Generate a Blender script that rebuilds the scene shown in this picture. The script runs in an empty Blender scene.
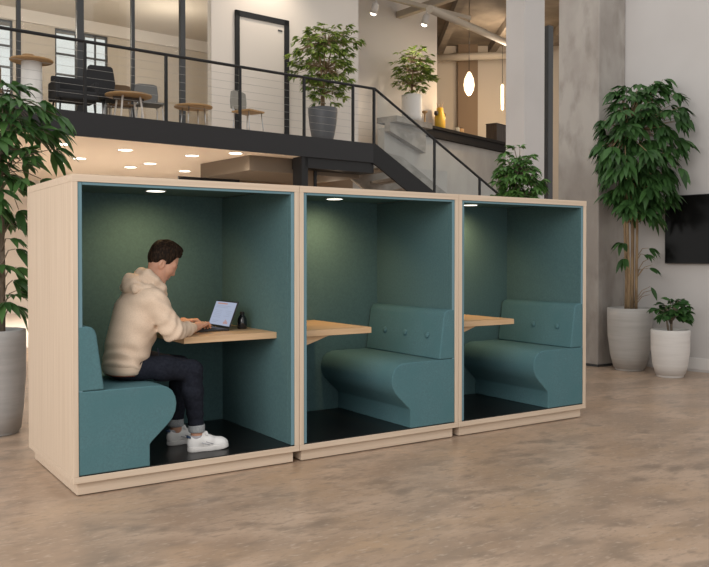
import bpy, math, random
import numpy as np
from mathutils import Vector, Matrix

random.seed(7)
SC = bpy.context.scene
COL = SC.collection
R = math.radians

# ------------------------------------------------------------------ materials
def mat(name, base=(.5, .5, .5), rough=.6, metal=0., spec=.5, noise=None, bump=None, emit=None, coat=0.):
    """noise=(scale xyz, detail, colour2, lo, hi); bump=(scale xyz, strength)"""
    m = bpy.data.materials.new(name); m.use_nodes = True
    nt = m.node_tree; b = nt.nodes['Principled BSDF']
    b.inputs['Base Color'].default_value = (*base, 1)
    b.inputs['Roughness'].default_value = rough
    b.inputs['Metallic'].default_value = metal
    b.inputs['Specular IOR Level'].default_value = spec
    b.inputs['Coat Weight'].default_value = coat
    if emit:
        b.inputs['Emission Color'].default_value = (*emit[0], 1)
        b.inputs['Emission Strength'].default_value = emit[1]
    tc = nt.nodes.new('ShaderNodeTexCoord')
    def nz(scale, detail):
        mp = nt.nodes.new('ShaderNodeMapping'); mp.inputs['Scale'].default_value = scale
        nt.links.new(tc.outputs['Object'], mp.inputs['Vector'])
        n = nt.nodes.new('ShaderNodeTexNoise'); n.inputs['Scale'].default_value = 1
        n.inputs['Detail'].default_value = detail
        nt.links.new(mp.outputs['Vector'], n.inputs['Vector'])
        return n
    prev = None
    for layer in (noise if isinstance(noise, list) else [noise] if noise else []):
        scale, detail, c2, lo, hi = layer
        n = nz(scale, detail)
        r = nt.nodes.new('ShaderNodeMapRange')
        r.inputs['From Min'].default_value = lo; r.inputs['From Max'].default_value = hi
        nt.links.new(n.outputs['Fac'], r.inputs['Value'])
        mx = nt.nodes.new('ShaderNodeMix'); mx.data_type = 'RGBA'
        nt.links.new(r.outputs['Result'], mx.inputs['Factor'])
        if prev: nt.links.new(prev, mx.inputs['A'])
        else: mx.inputs['A'].default_value = (*base, 1)
        mx.inputs['B'].default_value = (*c2, 1)
        prev = mx.outputs['Result']
    if prev: nt.links.new(prev, b.inputs['Base Color'])
    if bump:
        n = nz(bump[0], 4)
        bp = nt.nodes.new('ShaderNodeBump'); bp.inputs['Strength'].default_value = bump[1]
        bp.inputs['Distance'].default_value = .01
        nt.links.new(n.outputs['Fac'], bp.inputs['Height'])
        nt.links.new(bp.outputs['Normal'], b.inputs['Normal'])
    return m

def leafmat(name, c1, c2, trans=.25):
    m = bpy.data.materials.new(name); m.use_nodes = True
    nt = m.node_tree; b = nt.nodes['Principled BSDF']; out = nt.nodes['Material Output']
    g = nt.nodes.new('ShaderNodeNewGeometry')
    mx = nt.nodes.new('ShaderNodeMix'); mx.data_type = 'RGBA'
    mx.inputs['A'].default_value = (*c1, 1); mx.inputs['B'].default_value = (*c2, 1)
    nt.links.new(g.outputs['Random Per Island'], mx.inputs['Factor'])
    nt.links.new(mx.outputs['Result'], b.inputs['Base Color'])
    b.inputs['Roughness'].default_value = .42; b.inputs['Specular IOR Level'].default_value = .35
    t = nt.nodes.new('ShaderNodeBsdfTranslucent'); nt.links.new(mx.outputs['Result'], t.inputs['Color'])
    ms = nt.nodes.new('ShaderNodeMixShader'); ms.inputs['Fac'].default_value = trans
    nt.links.new(b.outputs['BSDF'], ms.inputs[1]); nt.links.new(t.outputs['BSDF'], ms.inputs[2])
    nt.links.new(ms.outputs['Shader'], out.inputs['Surface'])
    return m

def glassmat(name, tint=(.95, .97, .97), refl=.9):
    m = bpy.data.materials.new(name); m.use_nodes = True
    nt = m.node_tree; nt.nodes.remove(nt.nodes['Principled BSDF']); out = nt.nodes['Material Output']
    t = nt.nodes.new('ShaderNodeBsdfTransparent'); t.inputs['Color'].default_value = (*tint, 1)
    g = nt.nodes.new('ShaderNodeBsdfGlossy'); g.inputs['Roughness'].default_value = .02
    g.inputs['Color'].default_value = (refl, refl, refl, 1)
    f = nt.nodes.new('ShaderNodeFresnel'); f.inputs['IOR'].default_value = 1.45
    ms = nt.nodes.new('ShaderNodeMixShader')
    nt.links.new(f.outputs['Fac'], ms.inputs['Fac']); nt.links.new(t.outputs['BSDF'], ms.inputs[1]); nt.links.new(g.outputs['BSDF'], ms.inputs[2])
    nt.links.new(ms.outputs['Shader'], out.inputs['Surface'])
    return m

M = {}
def wood(name, sc, a=(.68, .555, .435), b=(.60, .475, .36)):
    M[name] = mat(name, a, .5, spec=.3, noise=[(sc, 3, b, .35, .68)], bump=(sc, .03))
wood('ash_upright', (55, 55, 1.1)); wood('ash_across', (1.1, 55, 55))
wood('ash_top', (2, 30, 30), (.66, .46, .28), (.56, .37, .21))
M['plywood'] = mat('plywood', (.50, .36, .23), .6, noise=((3, 3, 40), 3, (.42, .29, .18), .4, .6))
M['felt'] = mat('teal_felt', (.084, .168, .190), .95, spec=.12, noise=[((90, 90, 90), 4, (.095, .198, .222), .35, .65), ((5, 5, 5), 3, (.080, .176, .198), .4, .7)], bump=((260, 260, 260), .12))
M['felt_wall'] = mat('teal_felt_wall', (.080, .150, .160), .97, spec=.1, noise=[((70, 70, 70), 4, (.092, .172, .182), .35, .65)], bump=((200, 200, 200), .12))
M['felt_edge'] = mat('blue_grey_edge', (.15, .265, .315), .8, spec=.2)
M['carpet'] = mat('black_mat', (.007, .007, .007), .32, spec=.3, noise=((30, 30, 30), 3, (.011, .0105, .0105), .4, .6))
M['floor'] = mat('polished_concrete', (.36, .258, .186), .30, spec=.4, noise=[
    ((1.7, 2.6, 1), 8, (.50, .365, .268), .40, .60), ((3.4, 5.6, 1), 9, (.285, .212, .158), .50, .66),
    ((1.1, 1.7, 1), 5, (.455, .315, .21), .50, .70), ((9, 22, 1), 9, (.30, .222, .166), .54, .72), ((16, 38, 1), 8, (.52, .405, .315), .57, .74),
    ((26, 60, 1), 8, (.30, .225, .17), .58, .74)], bump=((8, 8, 8), .02))
M['white_wall'] = mat('white_plaster', (.58, .558, .545), .85, spec=.2, noise=((1.2, 1.2, 1.2), 3, (.55, .528, .515), .4, .65))
M['cream_wall'] = mat('cream_plaster', (.72, .66, .60), .85, spec=.2)
M['concrete'] = mat('raw_concrete', (.33, .30, .275), .85, spec=.2, noise=[((2, 2, 1.1), 7, (.43, .40, .37), .4, .62), ((6, 6, 3), 8, (.285, .258, .232), .50, .75)], bump=((9, 9, 9), .15))
M['pale_concrete'] = mat('pale_concrete', (.40, .38, .355), .85, spec=.2, noise=((2, 2, 1), 4, (.35, .33, .305), .4, .65))
M['grey_concrete'] = mat('stair_concrete', (.24, .215, .185), .85, noise=[((2, 2, 3), 5, (.34, .31, .275), .45, .6), ((1.3, 1.3, 2), 4, (.15, .135, .115), .5, .68)])
M['black_steel'] = mat('black_steel', (.016, .016, .017), .5, spec=.3)
M['charcoal'] = mat('charcoal_steel', (.024, .024, .026), .55, spec=.3)
M['dark_post'] = mat('dark_grey_steel', (.045, .047, .05), .5)
M['beige'] = mat('beige_plaster', (.56, .49, .41), .9, spec=.15)
M['beige_ceiling'] = mat('beige_ceiling_board', (.78, .68, .57), .9, spec=.15)
M['brown_wall'] = mat('brown_panel', (.22, .15, .095), .8)
M['taupe'] = mat('taupe_board', (.17, .135, .10), .75)
M['brown_ceiling'] = mat('bare_ceiling', (.15, .115, .08), .9, noise=((1.5, 1.5, 1.5), 4, (.24, .19, .14), .4, .7))
M['beam'] = mat('painted_beam', (.42, .36, .29), .8)
M['screen_black'] = mat('tv_glass', (.006, .006, .006), .22, spec=.22)
M['pot_grey'] = mat('grey_ceramic', (.47, .455, .435), .5, spec=.3, noise=((2, 2, 30), 3, (.42, .405, .385), .4, .65))
M['pot_pale'] = mat('warm_white_ceramic', (.68, .655, .63), .5, spec=.3, noise=((2, 2, 30), 3, (.63, .605, .58), .4, .65))
M['pot_slate'] = mat('slate_grey_pot', (.10, .105, .115), .4, spec=.4)
M['pot_left'] = mat('cool_grey_pot', (.44, .44, .44), .55, noise=((3, 3, 25), 3, (.38, .38, .38), .4, .65))
M['pot_white'] = mat('white_pot', (.75, .73, .70), .5)
M['soil'] = mat('soil', (.03, .022, .016), .95, bump=((40, 40, 40), .6))
M['bark'] = mat('tan_bark', (.36, .25, .14), .8, noise=((20, 20, 6), 4, (.24, .16, .09), .4, .65))
M['bark_grey'] = mat('grey_bark', (.23, .18, .13), .8, noise=((20, 20, 6), 4, (.14, .11, .08), .4, .65))
M['leaf_dark'] = leafmat('dark_green_leaf', (.026, .070, .020), (.068, .165, .045))
M['leaf_mid'] = leafmat('green_leaf', (.024, .072, .020), (.066, .165, .044))
M['leaf_left'] = leafmat('umbrella_tree_leaf', (.030, .085, .024), (.085, .19, .05))
M['leaf_fresh'] = leafmat('fresh_green_leaf', (.045, .12, .028), (.14, .29, .07))
M['leaf_yellow'] = leafmat('yellow_green_leaf', (.06, .13, .022), (.34, .44, .09))  # bright second tone puts lit highlights into some leaves
M['hoodie'] = mat('oatmeal_jersey', (.70, .55, .425), .95, spec=.1, noise=((150, 150, 150), 3, (.64, .50, .385), .4, .65), bump=((300, 300, 300), .08))
M['rib'] = mat('oatmeal_rib', (.67, .525, .405), .95, spec=.1)
M['denim'] = mat('dark_denim', (.011, .013, .021), .9, spec=.15, noise=((60, 60, 60), 4, (.017, .020, .030), .4, .65))
M['denim_inside'] = mat('pale_denim_turnup', (.34, .36, .37), .95, noise=((120, 120, 120), 3, (.27, .29, .31), .4, .65))
M['skin'] = mat('skin', (.60, .335, .235), .55, spec=.3, noise=((18, 18, 18), 3, (.53, .275, .185), .4, .7))
M['skin'].node_tree.nodes['Principled BSDF'].inputs['Subsurface Weight'].default_value = .08
M['hair'] = mat('dark_brown_hair', (.010, .0055, .003), .65, spec=.15, noise=((120, 120, 40), 3, (.045, .024, .013), .45, .7), bump=((180, 180, 60), .5))
M['white_shoe'] = mat('white_leather', (.78, .77, .76), .5, spec=.3)
M['shoe_grey'] = mat('pale_grey_lining', (.45, .45, .48), .9)
M['navy'] = mat('navy_tab', (.03, .06, .13), .7)
M['sock'] = mat('grey_sock', (.42, .41, .44), .95)
M['belt'] = mat('tan_belt', (.32, .09, .045), .6)
M['laptop'] = mat('dark_aluminium', (.05, .05, .055), .4, metal=.6)
M['keys'] = mat('black_keys', (.012, .012, .013), .6)
M['display'] = mat('lit_display', (.02, .02, .02), .3, emit=((.55, .62, .82), .62))
M['display_red'] = mat('lit_red', (.02, .02, .02), .3, emit=((.75, .35, .28), .55))
M['display_grey'] = mat('lit_grey', (.02, .02, .02), .3, emit=((.42, .47, .62), .62))
M['smoked'] = mat('smoked_glass', (.012, .013, .016), .08, spec=.7, coat=.4)
M['silver'] = mat('silver_metal', (.55, .55, .56), .3, metal=.9)
M['led'] = mat('led_diffuser', (.9, .9, .85), .5, emit=((1, .95, .80), 4.0))
M['downlight'] = mat('downlight_diffuser', (.9, .9, .9), .5, emit=((1, .93, .80), 7.0))
M['spot_lens'] = mat('spot_lens', (.9, .9, .9), .5, emit=((1, .93, .82), 7.0))
M['pendant'] = mat('glowing_pendant', (.9, .8, .6), .5, emit=((1, .78, .50), 1.9))
M['white_metal'] = mat('white_metal', (.66, .62, .58), .5)
M['white_trim'] = mat('white_trim', (.66, .64, .62), .7)
M['oak'] = mat('oak_top', (.45, .27, .12), .55, noise=((3, 30, 30), 3, (.36, .21, .09), .4, .65))
M['oak_under'] = M['oak']
M['black_fabric'] = mat('black_fabric', (.022, .022, .024), .9)
M['grey_fabric'] = mat('grey_fabric', (.16, .16, .155), .9)
M['sage_shell'] = mat('grey_green_shell', (.27, .26, .23), .6)
M['brown_fabric'] = mat('brown_fabric', (.16, .10, .055), .9)
M['counter'] = mat('dark_counter', (.016, .013, .011), .7, spec=.15)
M['dark_wood'] = mat('dark_wood', (.04, .026, .018), .6, noise=((30, 30, 3), 3, (.06, .04, .028), .4, .65))
M['yellow'] = mat('yellow_glaze', (.62, .36, .02), .35)
M['glass'] = glassmat('clear_glass')
M['room_glass'] = glassmat('partition_glass', (.93, .94, .93), .9)
M['rail_cable'] = mat('steel_cable', (.40, .39, .37), .5, metal=.5)

# ------------------------------------------------------------------ mesh builder
class MB:
    def __init__(s): s.v = []; s.f = []; s.m = []; s.sm = []
    def add(s, vs, fs, mi=0, smooth=False):
        o = len(s.v); s.v += [tuple(v) for v in vs]
        for f in fs: s.f.append([o + i for i in f]); s.m.append(mi); s.sm.append(smooth)
        return s
    def box(s, x0, x1, y0, y1, z0, z1, mi=0):
        return s.add([(x0,y0,z0),(x1,y0,z0),(x1,y1,z0),(x0,y1,z0),(x0,y0,z1),(x1,y0,z1),(x1,y1,z1),(x0,y1,z1)],
                     [(0,3,2,1),(4,5,6,7),(0,1,5,4),(1,2,6,5),(2,3,7,6),(3,0,4,7)], mi)
    def prism(s, poly, axis, lo, hi, mi=0):
        """poly in the two other axes' order; axis 'y': poly is (x,z)"""
        n = len(poly)
        def p(a, b, t): return {'y': (a, t, b), 'x': (t, a, b), 'z': (a, b, t)}[axis]
        vs = [p(a, b, lo) for a, b in poly] + [p(a, b, hi) for a, b in poly]
        fs = [tuple(range(n)), tuple(range(2*n-1, n-1, -1))]
        fs += [(i, n+i, n+(i+1) % n, (i+1) % n) for i in range(n)]
        area = sum(poly[i][0]*poly[(i+1) % n][1]-poly[(i+1) % n][0]*poly[i][1] for i in range(n))
        flip = (area > 0) if axis in 'xz' else (area < 0)
        if flip: fs = [tuple(reversed(f)) for f in fs]
        return s.add(vs, fs, mi)
    def tube(s, pts, radii, seg=10, mi=0, caps=True, smooth=True):
        pts = [Vector(p) for p in pts]
        if not hasattr(radii, '__len__'): radii = [radii]*len(pts)
        rings = []; up = None
        for i, p in enumerate(pts):
            d = (pts[min(i+1, len(pts)-1)] - pts[max(i-1, 0)]).normalized()
            if up is None:
                up = Vector((0, 0, 1)) if abs(d.z) < .9 else Vector((1, 0, 0))
            a = d.cross(up).normalized(); b = a.cross(d).normalized(); up = b
            rings.append([p + a*math.cos(2*math.pi*k/seg)*radii[i] + b*math.sin(2*math.pi*k/seg)*radii[i] for k in range(seg)])
        vs = [v for r in rings for v in r]; fs = []
        for i in range(len(pts)-1):
            for k in range(seg):
                fs.append((i*seg+k, i*seg+(k+1) % seg, (i+1)*seg+(k+1) % seg, (i+1)*seg+k))
        s.add(vs, fs, mi, smooth)
        if caps:
            o = len(s.v) - len(vs)
            s.f.append([o+k for k in reversed(range(seg))]); s.m.append(mi); s.sm.append(False)
            s.f.append([o+(len(pts)-1)*seg+k for k in range(seg)]); s.m.append(mi); s.sm.append(False)
        return s
    def lathe(s, prof, c=(0, 0, 0), seg=32, mi=0, smooth=True, caps=True):
        """prof [(r,z)] bottom to top along the outside, then inside"""
        vs = []; fs = []
        for r, z in prof:
            for k in range(seg):
                a = 2*math.pi*k/seg; vs.append((c[0]+r*math.cos(a), c[1]+r*math.sin(a), c[2]+z))
        for i in range(len(prof)-1):
            for k in range(seg):
                fs.append((i*seg+k, i*seg+(k+1) % seg, (i+1)*seg+(k+1) % seg, (i+1)*seg+k))
        s.add(vs, fs, mi, smooth)
        o = len(s.v)-len(vs)
        for i, rev in ((0, True), (len(prof)-1, False)):
            if caps and prof[i][0] > 1e-5:
                r = [o+i*seg+k for k in range(seg)]
                s.f.append(list(reversed(r)) if rev else r); s.m.append(mi); s.sm.append(False)
        return s
    def xf(s, mtx):
        s.v = [tuple(mtx @ Vector(v)) for v in s.v]; return s
    def build(s, name, mats, parent=None, bevel=0, segs=2, label=None, soft=0):
        me = bpy.data.meshes.new(name)
        me.from_pydata(s.v, [], s.f)
        if not isinstance(mats, (list, tuple)): mats = [mats]
        for m in mats: me.materials.append(M[m])
        me.polygons.foreach_set('material_index', s.m); me.polygons.foreach_set('use_smooth', s.sm)
        if soft:
            me.polygons.foreach_set('use_smooth', [True]*len(s.f)); me.set_sharp_from_angle(angle=R(soft))
        me.update()
        o = bpy.data.objects.new(name, me); COL.objects.link(o)
        if parent: o.parent = parent
        if bevel:
            b = o.modifiers.new('Bevel', 'BEVEL'); b.width = bevel; b.segments = segs; b.limit_method = 'ANGLE'; b.angle_limit = R(40)
        if label: o['label'] = label
        return o

def tag(o, label, cat, group=None):
    o['label'] = label; o['category'] = cat
    if group: o['group'] = group
    return o
def thing(name, label, cat, loc=(0, 0, 0), rz=0, group=None):
    o = bpy.data.objects.new(name, None); COL.objects.link(o)
    o.location = loc; o.rotation_euler = (0, 0, rz); o.empty_display_size = .1
    return tag(o, label, cat, group)
def struct(name, mb, m, **k):
    o = mb.build(name, m, **k); o['kind'] = 'structure'; return o

# mezzanine frame: s along the balcony edge, t inward, z up
A5 = R(5); EO = Vector((1.08, 7.85, 0)); EE = Vector((math.cos(A5), math.sin(A5), 0)); EN = Vector((-math.sin(A5), math.cos(A5), 0))
MZ = Matrix(((EE.x, EN.x, 0, EO.x), (EE.y, EN.y, 0, EO.y), (0, 0, 1, 0), (0, 0, 0, 1)))
def mz(s, t, z): return MZ @ Vector((s, t, z))
FZ = 3.53

# ------------------------------------------------------------------ setting
struct('floor', MB().box(-9, 22, -7, 22, -.1, 0), 'floor')
# right wall (carries the television), slightly off square
W0 = Vector((7.37, 2.08, 0)); W1 = Vector((7.53, 1.0, 0)); WD = (W1-W0).normalized(); WN = Vector((WD.y, -WD.x, 0))  # WN points into the room
if WN.x > 0: WN = -WN
def rw(a, b, z): return W0 + WD*a + WN*b + Vector((0, 0, z))
def rbox(mb, a0, a1, b0, b1, z0, z1, mi=0):
    vs = [rw(a, b, z) for z in (z0, z1) for a, b in ((a0, b0), (a1, b0), (a1, b1), (a0, b1))]
    return mb.add(vs, [(0,1,2,3),(7,6,5,4),(4,5,1,0),(5,6,2,1),(6,7,3,2),(7,4,0,3)], mi)
struct('wall_right', rbox(MB(), -.75, 8, -.2, 0, 0, 8.3), 'white_wall')
struct('baseboard_right', rbox(MB(), .0, 8, .0, .012, .03, .165), 'white_trim', bevel=.004)
struct('column_concrete', MB().box(6.87, 7.36, 2.075, 2.73, 0, 8.3), 'concrete', bevel=.012)
struct('baseboard_column', MB().box(6.862, 7.36, 2.065, 2.735, 0, .03), 'dark_post')
struct('column_white', MB().box(8.154, 8.60, 4.614, 5.03, 0, 8.3), 'white_wall', bevel=.01)
struct('column_steel', MB().box(9.08, 9.20, 4.99, 5.08, 0, 5.20), 'dark_post', bevel=.008)
# ---- mezzanine slab, walls
mbx = lambda: MB()
def mzbox(s0, s1, t0, t1, z0, z1): return MB().box(s0, s1, t0, t1, z0, z1).xf(MZ)
struct('floor_mezzanine', mzbox(-9, 6.93, .02, 9, 3.19, FZ), 'beige')
struct('floor_landing', mzbox(6.93, 8.05, 1.50, 3.9, 3.19, FZ), 'grey_concrete')
struct('floor_under', mzbox(-9, 5.2, .3, 8, 0, .004), 'cream_wall')  # unseen pale sheet added to bounce downlight onto the soffit
struct('trim_fascia', mzbox(-9, 6.93, -.02, .02, 3.165, 3.535), 'charcoal')
struct('ceiling_under_mezzanine', mzbox(-9, 6.93, .02, 9, 3.17, 3.19), 'beige_ceiling')
struct('wall_under_back', mzbox(-9, 5.2, 8, 8.1, 0, 3.17), 'cream_wall')
struct('wall_under_bulkhead', mzbox(4.38, 6.9, .45, 2.28, 2.90, 3.17), 'taupe')
struct('wall_under_side', mzbox(5.3, 8.45, 2.6, 2.75, 0, 3.17), 'brown_wall')
struct('wall_under_stair', mzbox(8.45, 11.5, 2.6, 2.75, 0, 3.5), 'pale_concrete')
struct('trim_beam', mzbox(5.30, 6.92, .021, .45, 2.97, 3.169), 'black_steel')
struct('trim_post', mzbox(5.22, 5.36, .021, .30, 0, 3.169), 'black_steel')
d = thing('door_1', '', 'door'); del d['category']; del d['label']; d['kind'] = 'structure'
MB().box(5.74, 5.80, .35, .42, 0, 2.97).xf(MZ).build('door_frame', 'black_steel', d)
MB().box(5.40, 5.74, .375, .395, .02, 2.97).xf(MZ).build('door_panel', 'brown_wall', d)
# glazed inner room front under the mezzanine
d = thing('window_2', '', 'window'); del d['category']; del d['label']; d['kind'] = 'structure'
b = MB(); b.box(3.9, 5.24, 2.24, 2.30, 2.80, 2.90)
for q in (3.9, 4.55, 5.18): b.box(q, q+.06, 2.24, 2.30, 0, 2.80)
b.xf(MZ).build('window_frame', 'black_steel', d)
MB().box(3.92, 5.22, 2.265, 2.275, .02, 2.8).xf(MZ).build('pane', 'glass', d)
# upper walls
struct('wall_mezzanine', mzbox(4.42, 8.05, 1.9, 2.05, FZ, 8.3), 'cream_wall')
struct('wall_landing', mzbox(8.0, 12.40, 3.9, 4.1, 0, 8.3), 'cream_wall')
b = MB()   # back wall of the glazed room, with three window openings
WIN = [(1.25, 1.93), (2.82, 3.32), (3.46, 4.02)]
x = -9
for a0, a1 in WIN: b.box(x, a0, 6, 6.15, FZ, 6.62); x = a1
b.box(x, 8.2, 6, 6.15, FZ, 6.62)
for a0, a1 in WIN: b.box(a0, a1, 6, 6.15, FZ, 4.35); b.box(a0, a1, 6, 6.15, 6.36, 6.62)
struct('wall_office_back', b.xf(MZ), 'beige')
struct('wall_office_side', mzbox(7.9, 8.05, 2.05, 6, FZ, 6.62), 'beige')
struct('ceiling_office', mzbox(-9, 8.05, 1.95, 6.15, 6.62, 6.75), 'beige')
struct('trim_office', mzbox(-9, 8.05, 5.9, 6.0, 6.36, 6.62), 'cream_wall')
for i, (a0, a1) in enumerate(WIN):
    d = thing('window_%d' % (i+3), '', 'window'); del d['category']; del d['label']; d['kind'] = 'structure'
    b = MB()
    for q in (a0, a1-.04): b.box(q, q+.04, 6.03, 6.08, 4.35, 6.36)
    for z in (4.35, 4.85, 5.35, 5.80, 6.32): b.box(a0, a1, 6.03, 6.08, z, z+.04)
    if a1-a0 > .5: b.box((a0+a1)/2-.015, (a0+a1)/2+.015, 6.03, 6.08, 4.35, 6.36)
    b.xf(MZ).build('window_frame', 'dark_post', d)
    MB().box(a0, a1, 6.05, 6.06, 4.35, 6.36).xf(MZ).build('pane', 'glass', d)
# glazed partition on the mezzanine
d = thing('window_1', '', 'window'); del d['category']; del d['label']; d['kind'] = 'structure'
b = MB()
for q, w in ((-3.4, .05), (-1.3, .05), (.80, .06), (1.80, .12), (2.80, .055), (3.76, .10)): b.box(q, q+w, 1.88, 1.96, FZ, 8.3)
b.box(-9, 4.42, 1.88, 1.96, FZ, FZ+.06)
b.xf(MZ).build('window_frame', 'dark_post', d)
MB().box(-9, 4.42, 1.915, 1.925, FZ+.06, 8.3).xf(MZ).build('pane', 'room_glass', d)
# framed door on the white wall
d = thing('door_2', '', 'door'); del d['category']; del d['label']; d['kind'] = 'structure'
b = MB(); b.box(4.93, 5.02, 1.85, 1.90, FZ, 6.19); b.box(6.08, 6.19, 1.85, 1.90, FZ, 6.19); b.box(4.93, 6.19, 1.85, 1.90, 6.08, 6.19)
b.xf(MZ).build('door_frame', 'black_steel', d)
MB().box(5.02, 6.08, 1.875, 1.90, FZ, 6.08).xf(MZ).build('door_panel', 'cream_wall', d)
MB().box(5.93, 6.03, 1.86, 1.875, 5.94, 5.97).xf(MZ).build('door_closer', 'dark_post', d)
# ceiling, deep lounge beyond the stairs
struct('ceiling', MB().box(-9, 22, 8.6, 22, 8.3, 8.45), 'brown_ceiling')
PA = Vector((10.69, 11.60, 0)); PB = Vector((16.9, 13.72, 0)); PD = (PB-PA).normalized(); PN = Vector((-PD.y, PD.x, 0))
PM = Matrix(((PD.x, PN.x, 0, PA.x), (PD.y, PN.y, 0, PA.y), (0, 0, 1, 0), (0, 0, 0, 1)))
PL = (PB-PA).length
struct('wall_parapet', MB().box(-.14, PL, .12, .30, 0, 4.47).xf(PM), 'pale_concrete')
struct('floor_lounge', MB().box(-.14, PL, .30, 9, 3.4, 3.53).xf(PM), 'beige')
# lounge back wall, square to the deep view
VY = R(33.57); VF = Vector((math.sin(VY), math.cos(VY), 0)); VR = Vector((math.cos(VY), -math.sin(VY), 0)); VC = Vector((-1.25, -4.75, 0))
VM = Matrix(((VR.x, VF.x, 0, VC.x), (VR.y, VF.y, 0, VC.y), (0, 0, 1, 0), (0, 0, 0, 1)))
struct('wall_lounge', MB().box(.5, 10.5, 27.5, 27.7, 0, 8.3).xf(VM), 'beige')
struct('wall_lounge_panel', MB().box(3.40, 4.05, 27.3, 27.5, 3.5, 8.3).xf(VM), 'brown_wall')
struct('wall_lounge_side', MB().box(12.29, 12.40, 4.1, 9.5, 3.53, 8.3).xf(MZ), 'beige')
struct('wall_far_right', MB().box(6.3, 9.5, 21.5, 21.7, 0, 8.3).xf(VM), 'beige')

# ------------------------------------------------------------------ booths
D = 1.108; PZ = .079; TZ = 1.829
def booth(x, W, bench_left, lab, yb):
    o = thing('meeting_booth', lab, 'booth', (x, 0, 0), 0, 'row of three teal-lined ash booths')
    g = .0015; t = .034
    MB().box(g, t, 0, D, PZ+.037, TZ-.042).build('side_panel', 'ash_upright', o, bevel=.002)
    MB().box(W-t, W-g, 0, D, PZ+.037, TZ-.042).build('side_panel', 'ash_upright', o, bevel=.002)
    tp = MB().box(g, W-g, -.001, D, TZ-.012, TZ); tp.box(g, W-g, -.001, .05, TZ-.0415, TZ-.012); tp.box(g, t, .05, D, TZ-.0415, TZ-.012); tp.box(W-t, W-g, .05, D, TZ-.0415, TZ-.012)
    tp.build('top_panel', 'ash_across', o)
    MB().box(g, W-g, -.001, D, PZ, PZ+.0365).build('bottom_panel', 'ash_across', o, bevel=.002)
    MB().box(t, W-t, D-.02, D-.001, PZ+.037, TZ-.0125).build('back_panel', 'plywood', o)
    MB().box(.032, W-.032, .032, D-.032, .006, PZ-.0005).build('plinth', 'ash_across', o, bevel=.0015)
    fz = PZ+.0365; cz = TZ-.0125; rz_ = TZ-.0415
    MB().box(t+.002, W-t-.002, .006, D-.021, fz+.0003, fz+.006).build('floor_mat', 'carpet', o)
    l = .026
    for a, b_ in ((t, t+l), (W-t-l, W-t)):
        q = MB().box(a, b_, .006, .0505, fz+.006, rz_-.001); q.box(a, b_, .0505, D-.022, fz+.006, cz-.009)
        q.m[2] = 1                                        # front edge paler: room light put into its colour
        q.build('side_lining', ['felt_wall', 'felt_edge'], o, bevel=.004)
    MB().box(t+l, W-t-l, yb, D-.022, fz+.006, cz-.001).build('back_lining', 'felt_wall', o)
    q = MB().box(t+l, W-t-l, .0505, yb, cz-.008, cz-.001, 0); q.box(t+l, W-t-l, .006, .030, rz_-.018, rz_-.001, 0); q.m[8] = 1
    q.build('ceiling_lining', ['felt_wall', 'felt_edge'], o, bevel=.004)
    # bench, profile measured from its own side wall
    f = fz+.006
    prof = [(.0355, f), (.450, f), (.450, .250), (.462, .266), (.556, .352), (.590, .390), (.610, .432), (.617, .480),
            (.609, .522), (.590, .558), (.560, .582), (.520, .594), (.470, .597), (.0355, .597)]
    cush = [(.0355, .599), (.182, .599), (.1795, .615), (.139, .915), (.128, .945), (.108, .962), (.080, .967), (.0355, .967)]
    mx = (lambda p: p) if bench_left else (lambda p: [(W-a, b_) for a, b_ in p])
    MB().prism(mx(prof), 'y', .003, yb-.002).build('bench', 'felt', o, bevel=.006, segs=3, soft=40)
    cu = MB().prism(mx(cush), 'y', .004, yb-.012).build('back_cushion', 'felt', o, bevel=.009, segs=3, soft=40)
    for y in (.176, .453, .723):
        q = MB(); q.lathe([(0, -.004), (.020, -.003), (.025, .002), (.022, .009), (.012, .013), (0, .0135)], seg=16)
        n = Vector((.92, 0, .12)) if bench_left else Vector((-.92, 0, .12))
        px_ = .159 if bench_left else W-.159
        q.xf(Matrix.Translation((px_, y, .768)) @ Vector((0, 0, 1)).rotation_difference(n.normalized()).to_matrix().to_4x4())
        q.build('button', 'felt', cu)
        q = MB(); q.tube([(px_ + (-.0008 if bench_left else .0008), y, .768), (px_ + n.normalized().x*.002, y, .768)], [.030, .026], 16)
    # table on the other side wall
    if bench_left: x0, x1 = .745, W-t-l
    else: x0, x1 = t+l, .697
    if x > 2.5: x1 = .742
    tb = MB().box(x0, x1, .205 if bench_left else .172, yb-.001, .811, .853).build('table_top', 'ash_top', o, bevel=.0025)
    if not bench_left:
        MB().prism([(x0, .8105), (x0+.30, .8105), (x0+.27, .800), (x0, .715)], 'y', .20, .235).build('bracket', 'ash_top', tb, bevel=.002)
        MB().prism([(x0, .8105), (x0+.30, .8105), (x0+.27, .800), (x0, .715)], 'y', yb-.22, yb-.185).build('bracket', 'ash_top', tb, bevel=.002)
    lx = .72 if bench_left else .67
    MB().lathe([(.070, -.008), (.072, 0), (.064, 0), (.060, -.006)], (lx, .63, cz-.009), 28, caps=False).build('lamp_ring', 'silver', o)
    MB().lathe([(0, -.0075), (.059, -.0075), (.062, -.001)], (lx, .63, cz-.009), 28).build('lamp', 'led', o)
    la = bpy.data.lights.new('booth_lamp', 'SPOT'); la.energy = 26; la.color = (1, .66, .32); la.spot_size = R(148); la.spot_blend = 1; la.shadow_soft_size = .05
    lo = bpy.data.objects.new('booth_lamp', la); COL.objects.link(lo); lo.parent = o; lo.location = (lx, .63, cz-.030)
    lo.rotation_euler = (R(20), 0, 0)
    return o
B1 = booth(0, 1.467, True, 'nearest ash booth with a man working at a laptop on its bench', 1.078)
B2 = booth(1.467, 1.374, False, 'empty middle ash booth between the occupied booth and the end booth', .980)
B3 = booth(2.841, 1.411, False, 'empty end ash booth of the row, beside the concrete column', .887)

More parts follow.
